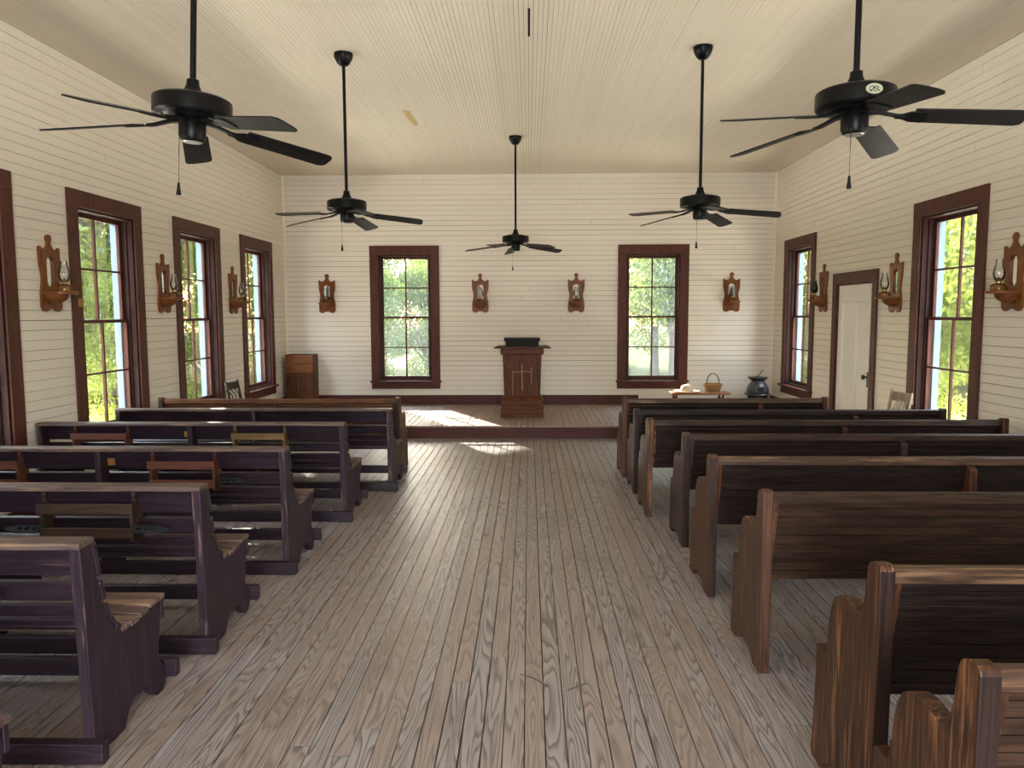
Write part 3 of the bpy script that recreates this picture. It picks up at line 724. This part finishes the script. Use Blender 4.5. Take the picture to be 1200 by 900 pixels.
# ------------------------------------------------------------------ lectern (front face towards the camera, -Y)
root = tag(empty('lectern', (-.10, 10.68, PLAT_Z)), 'dark brown wooden lectern with cross lines standing on the platform', 'lectern')
mb = MB(); mb.box((-.30, 0, 0), (.30, .46, .245)); 
mb.add([(-.30, 0, .245), (.30, 0, .245), (.30, .46, .245), (-.30, .46, .245), (-.262, .04, .305), (.262, .04, .305), (.262, .42, .305), (-.262, .42, .305)], [(0, 1, 5, 4), (1, 2, 6, 5), (2, 3, 7, 6), (3, 0, 4, 7), (4, 5, 6, 7)])
mb.box((-.304, -.006, 0), (.304, .466, .09)); mb.build('plinth', M['lectx'], root, bevel=.003)
mb = MB(); mb.add([(-.255, .05, .30), (.255, .05, .30), (.255, .41, .30), (-.255, .41, .30), (-.275, .035, .905), (.275, .035, .905), (.275, .425, .905), (-.275, .425, .905)], [(0, 3, 2, 1), (4, 5, 6, 7), (0, 1, 5, 4), (1, 2, 6, 5), (2, 3, 7, 6), (3, 0, 4, 7)])
body = mb.build('body', M['lect'], root, bevel=.003)
mb = MB()
fy = lambda z: .05-(z-.30)/.605*.015
def line(xa, za, xb, zb, w=.006):
    if xa == xb: mb.add([(xa-w, fy(za)-.003, za), (xa+w, fy(za)-.003, za), (xa+w, fy(zb)-.003, zb), (xa-w, fy(zb)-.003, zb), (xa-w, fy(za)+.004, za), (xa+w, fy(za)+.004, za), (xa+w, fy(zb)+.004, zb), (xa-w, fy(zb)+.004, zb)], [(0, 1, 2, 3), (0, 4, 5, 1), (1, 5, 6, 2), (2, 6, 7, 3), (3, 7, 4, 0)])
    else: mb.box((xa, fy(za)-.003, za-w*.7), (xb, fy(za)+.004, za+w*.7))
line(0.0, .40, 0.0, .76, .007); line(-.125, .655, .125, .655)
line(-.13, .32, -.13, .66, .004); line(.13, .48, .13, .72, .004)
mb.build('cross_lines', M['lectline'], body)
mb = MB(); mb.box((-.305, .0, .905), (.305, .46, .985)); mb.box((-.29, .012, .895), (.29, .445, .906)); mb.build('cornice', M['lectx'], root, bevel=.004)
mb = MB(); mb.prism([(-.412, .985), (.412, .985), (.36, 1.014), (-.35, 1.014)], 1, -.03, .49); mb.build('top_board', M['lectx'], root, bevel=.002)
mb = MB(); mb.box((-.235, .03, 1.014), (.235, .36, 1.085)); mb.box((-.255, .01, 1.085), (.255, .38, 1.13)); mb.build('book_rest', M['darktop'], root, bevel=.004)

# ------------------------------------------------------------------ corner cabinet, stool bench, hat, basket, stove, chairs
root = tag(empty('cabinet', (-3.655, 12.13, PLAT_Z)), 'narrow brown wooden cabinet in the left corner of the platform', 'cabinet')
mb = MB(); mb.box((-.225, -.13, 0), (.225, .14, .835)); mb.build('body', M['cab'], root, bevel=.003)
mb = MB()
for a, b in ((-.222, -.06), (-.055, .075), (.08, .222)): mb.box((a, -.148, .03), (b, -.131, .545))
mb.build('lower_boards', M['cab'], root, bevel=.002)
mb = MB(); mb.box((-.222, -.150, .55), (.222, -.131, .685)); mb.box((-.222, -.150, .69), (.222, -.131, .825)); mb.build('upper_boards', M['cabx'], root, bevel=.002)
mb = MB()
for x in (-.15, .13): mb.box((x-.03, -.155, .825), (x+.03, -.11, .842))
mb.build('hinge', M['iron'], root)

root = tag(empty('low_bench', (2.64, 11.80, PLAT_Z)), 'small orange pine bench under the right back window', 'bench')
mb = MB(); mb.box((-.45, -.15, .225), (.45, .15, .258)); mb.build('top', M['pine'], root, bevel=.006)
for x in (-.36, .32):
    for y in (-.09, .09):
        mb = MB(); mat = Matrix.Translation((x, y, 0)) @ Matrix.Rotation(R(6 if y > 0 else -6)*-1, 4, 'X') @ Matrix.Rotation(R(5 if x > 0 else -5), 4, 'Y')
        mb.lathe([(.012, .002), (.016, .03), (.022, .08), (.014, .10), (.026, .14), (.026, .16), (.015, .18), (.020, .228)], 12, mat=mat); mb.build('leg', M['pinev'], root, smooth=40)
TB = PLAT_Z+.258
root = tag(empty('straw_hat', (2.44, 11.77, TB)), 'pale straw hat lying on the left end of the low bench', 'hat')
mb = MB(); mb.lathe([(.10, .004), (.20, .010), (.205, .016), (.20, .020), (.10, .016)], 28, cap=False); mb.build('brim', M['straw'], root, smooth=50)
mb = MB(); mb.lathe([(.100, .010), (.098, .05), (.088, .085), (.065, .105), (.03, .113), (.003, .114)], 28); mb.build('crown', M['straw'], root, smooth=50)
root = tag(empty('basket', (2.845, 11.80, TB)), 'round wicker basket with tall looped handle on the low bench', 'basket')
mb = MB()
rows = 9; N = 48
for kk in range(rows):
    z = .006+kk*.0125; r0 = .098+.035*kk/(rows-1)
    wr = lambda i: r0+.004*math.cos(PI*i+PI*kk)
    mb.tube([(wr(i)*math.cos(2*PI*i/N), wr(i)*math.sin(2*PI*i/N), z) for i in range(N+1)], .0066, 6)
mb.lathe([(.092, .002), (.126, .112), (.122, .112), (.088, .008), (.002, .008)], 32, cap=False)
mb.build('woven_body', M['wicker'], root, smooth=60)
mb = MB(); mb.tube([(.137*math.cos(2*PI*i/32), .137*math.sin(2*PI*i/32), .118) for i in range(33)], .010, 8); mb.build('rim', M['wicker'], root, smooth=60)
mb = MB()
for y in (-.012, .012): mb.tube([(-.095*math.cos(PI*i/16)*(1.0+.12*math.sin(PI*i/16)), y, .11+.175*math.sin(PI*i/16)) for i in range(17)], .0055, 8)
mb.build('handle', M['pinev'], root, smooth=60)

root = tag(empty('stove', (3.555, 11.86, PLAT_Z)), 'small grey pot-bellied cast iron stove in the right back corner', 'stove')
mb = MB(); mb.lathe([(.155, .0), (.16, .02), (.15, .05), (.15, .20), (.16, .205)], 32); mb.build('base', M['stovedark'], root, smooth=40)
mb = MB(); mb.lathe([(.15, .205), (.195, .208), (.200, .216), (.195, .226), (.16, .228)], 36); mb.build('flange', M['stove'], root, smooth=40)
mb = MB(); mb.lathe([(.160, .226), (.172, .245), (.170, .275), (.155, .32), (.135, .365), (.112, .395), (.100, .405), (.096, .42), (.10, .43)], 36); bd = mb.build('belly', M['stove'], root, smooth=50)
mb = MB(); mb.prism([(-.05, .27), (.05, .27), (.045, .34), (-.045, .34)], 1, -.172, -.12); mb.build('fire_door', M['stovedark'], bd, bevel=.004)
mb = MB(); mb.lathe([(.10, .428), (.125, .45), (.155, .468), (.160, .474), (.155, .480), (.13, .482), (.02, .484)], 36); mb.build('lid', M['stovedark'], root, smooth=40)
mb = MB(); mb.tube([(-.03, -.02, .488), (.0, -.01, .505), (.08, .0, .585)], .007, 8); mb.build('lid_lifter', M['iron'], root, smooth=50)

def chair(name, loc, rz, lean, mat, hback, w, spind, wide=False):
    root = empty(name, loc, rz); root.rotation_euler = (lean, 0, rz)      # faces local -Y; back at +Y
    mb = MB()
    mb.prism([(-w/2+.01, -.20), (w/2-.01, -.20), (w/2, -.17), (w/2-.01, .19), (-w/2+.01, .19), (-w/2, -.17)], 2, .425, .45); mb.build('seat', mat, root, bevel=.006)
    for s in (-1, 1):
        mb = MB(); mb.tube([(s*(w/2-.03), -.17, .43), (s*(w/2-.025), -.175, .2), (s*(w/2-.02), -.18, 0)], [.019, .021, .015], 10); mb.build('leg', mat, root, smooth=50)
        mb = MB(); mb.tube([(s*(w/2-.02), .20, 0), (s*(w/2-.02), .185, .25), (s*(w/2-.015), .18, .45), (s*(w/2-.01), .215, hback*.75), (s*(w/2+.0), .25, hback)], [.016, .019, .020, .017, .013], 10); mb.build('back_post', mat, root, smooth=50)
    mb = MB(); n = 8
    zz = hback-.02; a = .245
    pts = [(-w/2-.005+(w+.01)*i/n, a+.030*math.sin(PI*i/n)) for i in range(n+1)]
    outp = pts+[(x, y+.02) for x, y in pts[::-1]]
    mb.prism(outp, 2, zz-.095, zz); mb.build('crest_rail', mat, root, bevel=.004)
    for i in range(spind):
        x = -w*.30+w*.60*i/(spind-1); mb = MB()
        if wide: mb.box((x-.036, .19, .45), (x+.036, .205, hback-.09), 0, Matrix.Shear('XZ', 4, (0, 0)) if False else None)
        else: mb.tube([(x*.85, .175, .445), (x*.95, .205, .62), (x, .250+.025, hback-.10)], .0075, 8)
        mb.build('spindle', mat, root, smooth=50)
    for z in (.16, .28):
        mb = MB(); mb.tube([(-w/2+.03, -.178, z), (w/2-.03, -.178, z)], .010, 8); mb.build('stretcher', mat, root, smooth=50)
    for s in (-1, 1):
        mb = MB(); mb.tube([(s*(w/2-.025), -.178, .22), (s*(w/2-.02), .188, .22)], .010, 8); mb.build('stretcher', mat, root, smooth=50)
    return root
c1 = chair('wooden_chair', (3.49, 7.68, .0), R(-90), R(0), M['chairgrey'], .86, .40, 5)
tag(c1, 'bleached grey wooden spindle-back chair by the right wall near the door', 'chair')
c2 = chair('wooden_chair', (-3.56, 9.62, .0), R(90), R(0), M['chairdark'], .80, .38, 3)
tag(c2, 'small dark wooden chair against the left wall below the far window', 'chair')

for pts, lab in (([(-.041, 3.345, .004), (.017, 3.297, .010), (.081, 3.235, .004)], 'thin dry twig on the aisle floor, the left one'), ([(.166, 3.198, .004), (.209, 3.221, .009), (.253, 3.261, .004)], 'short dry twig on the aisle floor, the right one')):
    mb = MB(); c = Vector(pts[1]); mb.tube([Vector(p)-Vector((c.x, c.y, 0)) for p in pts], [.002, .0028, .0016], 6); o = mb.build('twig', M['bark'], smooth=60); o.location = (c.x, c.y, 0); tag(o, lab, 'twig', 'twigs on the aisle floor')

# ------------------------------------------------------------------ outdoors
mb = MB(); mb.add([(-70, -40, -.6), (70, -40, -.6), (70, 90, -.6), (-70, 90, -.6)], [(0, 1, 2, 3)]); struct(mb.build('ground', M['grass']))
def foliage(mb, blobs, n, size):
    tot = sum(b[3]**2 for b in blobs)
    for (x, y, z, r, sq) in blobs:
        for _ in range(int(n*r*r/tot)):
            d = Vector((random.gauss(0, 1), random.gauss(0, 1), random.gauss(0, 1))).normalized()*r*(random.random()**.33)
            c = Vector((x, y, z))+Vector((d.x, d.y, d.z*sq))
            s = size*random.uniform(.6, 1.35)
            e = Euler((random.uniform(0, 6.3), random.uniform(0, 6.3), random.uniform(0, 6.3))).to_matrix()
            q = [c+e @ Vector(p) for p in ((-s*.45, 0, 0), (0, -s*.28, s*.05), (s*.55, 0, 0), (0, s*.28, s*.05))]
            mb.add(q, [(0, 1, 2, 3)], 0)
def tree_proto(seed, n, size, spread, height, base, mat):
    random.seed(seed); root = empty('tree')
    blobs = []
    for i in range(16):
        a = random.uniform(0, 6.3); z = random.uniform(base, height); rr = spread*math.sin(PI*min(1, max(.12, (z-base)/(height-base+.6))))*random.uniform(.2, .85)
        blobs.append((rr*math.cos(a), rr*math.sin(a), z, random.uniform(.75, 1.5)*spread*.42, .8))
    mb = MB(); foliage(mb, blobs, n, size); mb.build('crown', mat, root, fix=False)
    mb = MB(); mb.tube([(0, 0, -.1), (.08, .05, height*.3), (-.05, .1, height*.6), (.0, .0, height*.92)], [.20, .16, .10, .03], 10)
    for b in blobs[:9]: mb.tube([(0, 0.05, max(.8, b[2]*.45)), (b[0]*.5, b[1]*.5, b[2]*.75), (b[0], b[1], b[2])], [.07, .05, .02], 7)
    mb.build('trunk', M['bark'], root, smooth=60)
    return root
def shade_tree_proto():  # invented tree, crown shaped to keep sun off the upper back panes
    random.seed(5); root = empty('tree')
    blobs = [(random.uniform(-1.5, 1.5), random.uniform(-.3, .3), random.uniform(6.10, 8.2), .72, .85) for _ in range(14)]
    mb = MB(); foliage(mb, blobs, 15000, .17); mb.build('crown', M['leaf'], root, fix=False)
    mb = MB(); mb.tube([(-2.25, 0, -.1), (-2.15, .05, 3), (-2.0, 0, 5.4), (-1.2, 0, 6.3), (0, 0, 8.2)], [.2, .17, .13, .10, .04], 10)
    for b in blobs[:8]: mb.tube([(-1.4, 0, 6.1), (b[0]*.5-.5, b[1]*.5, 6.4), b[:3]], [.07, .05, .02], 7)
    mb.build('trunk', M['bark'], root, smooth=60); return root
tp = [tree_proto(11, 20000, .135, 2.6, 7.2, 1.3, M['leaf']), tree_proto(12, 15000, .13, 2.2, 5.6, .4, M['leaf']), tree_proto(13, 14000, .13, 2.3, 6.2, 1.9, M['leafb']), shade_tree_proto()]
random.seed(21)
places = []
# left of the church
for (x, y, p, s) in ((-9.4, 7.0, 1, 1.1), (-9.2, 11.4, 0, 1.15), (-9.3, 16.0, 0, 1.1), (-10.4, 20.6, 0, 1.1), (-10.6, 26.0, 0, .9), (-10.5, 32.0, 0, 1.3), (-16.0, 13.5, 0, 1.3), (-16.5, 20, 0, 1.3), (-17.0, 27, 0, 1.35), (-17.0, 35, 0, 1.5)):
    places.append((x, y, p, s, 'green leafy tree outside the left windows', 'trees outside the left windows'))
for (x, y, p, s) in ((9.4, 8.5, 1, 1.0), (9.4, 13.0, 0, 1.0), (9.5, 17.8, 0, 1.0), (10.0, 22.8, 0, 1.1), (10.6, 28.2, 0, 1.2), (16.0, 15, 0, 1.3), (16.5, 22, 0, 1.3), (17.0, 30, 0, 1.4)):
    places.append((x, y, p, s, 'green leafy tree outside the right windows', 'trees outside the right windows'))
for (x, y, p, s) in ((-9.5, 36, 2, 1.0), (-5.35, 26, 2, .78), (-3.45, 31, 2, .95), (-.6, 33, 1, 1.0), (-4.6, 41, 2, 1.3), (1.4, 35.5, 1, 1.3), (3.9, 20.5, 2, .95), (4.6, 28, 0, 1.0), (8.0, 36, 0, 1.4)):
    places.append((x, y, p, s, 'green leafy tree outside the back windows', 'trees outside the back windows'))
for (x, y, s) in ((-7.6, 13.8, .5), (-7.4, 17.6, .55), (-7.5, 21.6, .55), (-7.3, 10.6, .45)): places.append((x, y, 1, s, 'low leafy bush close outside the left windows', 'bushes outside the left windows'))
for (x, y, s) in ((-4.7, 22.6, .62), (-3.3, 24.6, .66)): places.append((x, y, 1, s, 'low leafy bush outside the left back window', 'bushes outside the left back window'))
for (x, y, s) in ((7.5, 14.4, .5), (7.6, 22.0, .55), (7.3, 10.8, .45)): places.append((x, y, 1, s, 'low leafy bush close outside the right windows', 'bushes outside the right windows'))
for (x, y) in ((-5.1, 18.5), (-1.15, 18.5)): places.append((x, y, 3, 1.0, 'added unseen tree, high crown shaped to shade the back windows', 'added shade trees behind the church'))
used = set()
for (x, y, p, s, lab, g) in places:
    t = tp[p] if p not in used else copy_tree(tp[p]); used.add(p)
    t.location = (x, y, -.6); t.scale = (s, s, s); t.rotation_euler.z = random.uniform(0, 6.3) if p != 3 else (0 if x < -3 else PI); tag(t, lab, 'bush' if 'bush' in lab else 'tree', g)
    if 'bush' in lab: t.name = 'bush'

# ------------------------------------------------------------------ light
w = bpy.data.worlds.new('sky'); sc.world = w; w.use_nodes = True; nt = w.node_tree; nt.nodes.clear()
wo = nd(nt, 'ShaderNodeOutputWorld'); bg = nd(nt, 'ShaderNodeBackground'); sk = nd(nt, 'ShaderNodeTexSky')
sk.sky_type = 'NISHITA'; sk.sun_disc = False; sk.sun_elevation = R(27); sk.sun_rotation = R(-27); sk.dust_density = 3; sk.air_density = 1.2
bg.inputs['Strength'].default_value = .85
lk(nt, sk.outputs[0], bg.inputs[0]); lk(nt, bg.outputs[0], wo.inputs[0])
def light(name, kind, loc, direction, energy, col=(1, 1, 1), **kw):
    l = bpy.data.lights.new(name, kind); l.energy = energy; l.color = col
    for k2, v in kw.items(): setattr(l, k2, v)
    o = bpy.data.objects.new(name, l); COL.objects.link(o); o.location = loc
    o.rotation_euler = Vector(direction).to_track_quat('-Z', 'Y').to_euler(); return o
el = R(25.3); az = R(27.4)
light('sun', 'SUN', (0, 30, 20), (math.sin(az)*math.cos(el), -math.cos(az)*math.cos(el), -math.sin(el)), 14.0, (1, .93, .80), angle=R(.6))
# unseen area lamp added in the entrance, standing in for daylight
light('entrance_fill', 'AREA', (0, YF-.35, 1.45), (0, 1, .15), 235, (.97, .97, 1), shape='RECTANGLE', size=2.0, size_y=2.6)
# added area lamps out of view, imitating high sky and ground bounce at the sides
for sg, nm in ((-1, 'left'), (1, 'right')):
    light('sky_fill_'+nm, 'AREA', (sg*6.3, 8.0, 6.2), (-sg, 0, -1.1), 3400, (.80, .90, 1), shape='RECTANGLE', size=13.5, size_y=3)
    light('bounce_fill_'+nm, 'AREA', (sg*5.3, 6.5, -.27), (-sg*.7, 0, .75), 750, (1, .92, .78), shape='RECTANGLE', size=16, size_y=.9)
    light('far_bounce_fill_'+nm, 'AREA', (sg*7.9, 6.5, -.48), (-sg*.5, 0, .9), 1350, (1, .92, .78), shape='RECTANGLE', size=17, size_y=.6)
light('sky_fill_back', 'AREA', (0, 15.5, 6.2), (0, -1, -1), 1700, (.74, .87, 1), shape='RECTANGLE', size=9, size_y=3)  # unseen fill lamp added to imitate sky beyond the back windows
light('bounce_fill_back', 'AREA', (0, 14.2, -.27), (0, -.7, .75), 320, (1, .90, .76), shape='RECTANGLE', size=9, size_y=.9)  # unseen fill lamp added to imitate bounce off the ground behind

# ------------------------------------------------------------------ camera
cam = bpy.data.cameras.new('camera'); co = bpy.data.objects.new('camera', cam); COL.objects.link(co)
rt = Vector((.99974387, .02241326, -.00313791)); up = Vector((.00104646, .09272196, .99569149)); fw = Vector((-.02260765, .99543974, -.09267476))
mw = Matrix(((rt.x, up.x, -fw.x, 0), (rt.y, up.y, -fw.y, 0), (rt.z, up.z, -fw.z, 1.65), (0, 0, 0, 1)))
co.matrix_world = mw
cam.sensor_width = 36; cam.lens = 891.2*36/1200; cam.clip_end = 300
sc.camera = co
sc.view_settings.view_transform = 'Standard'; sc.view_settings.look = 'None'; sc.view_settings.gamma = 1; sc.view_settings.use_curve_mapping = False
sc.view_settings.exposure = 0.86
sc.cycles.max_bounces = 12; sc.cycles.diffuse_bounces = 6; sc.cycles.transparent_max_bounces = 24
sc.cycles.sample_clamp_indirect = 6
sc.cycles.caustics_reflective = False; sc.cycles.caustics_refractive = False
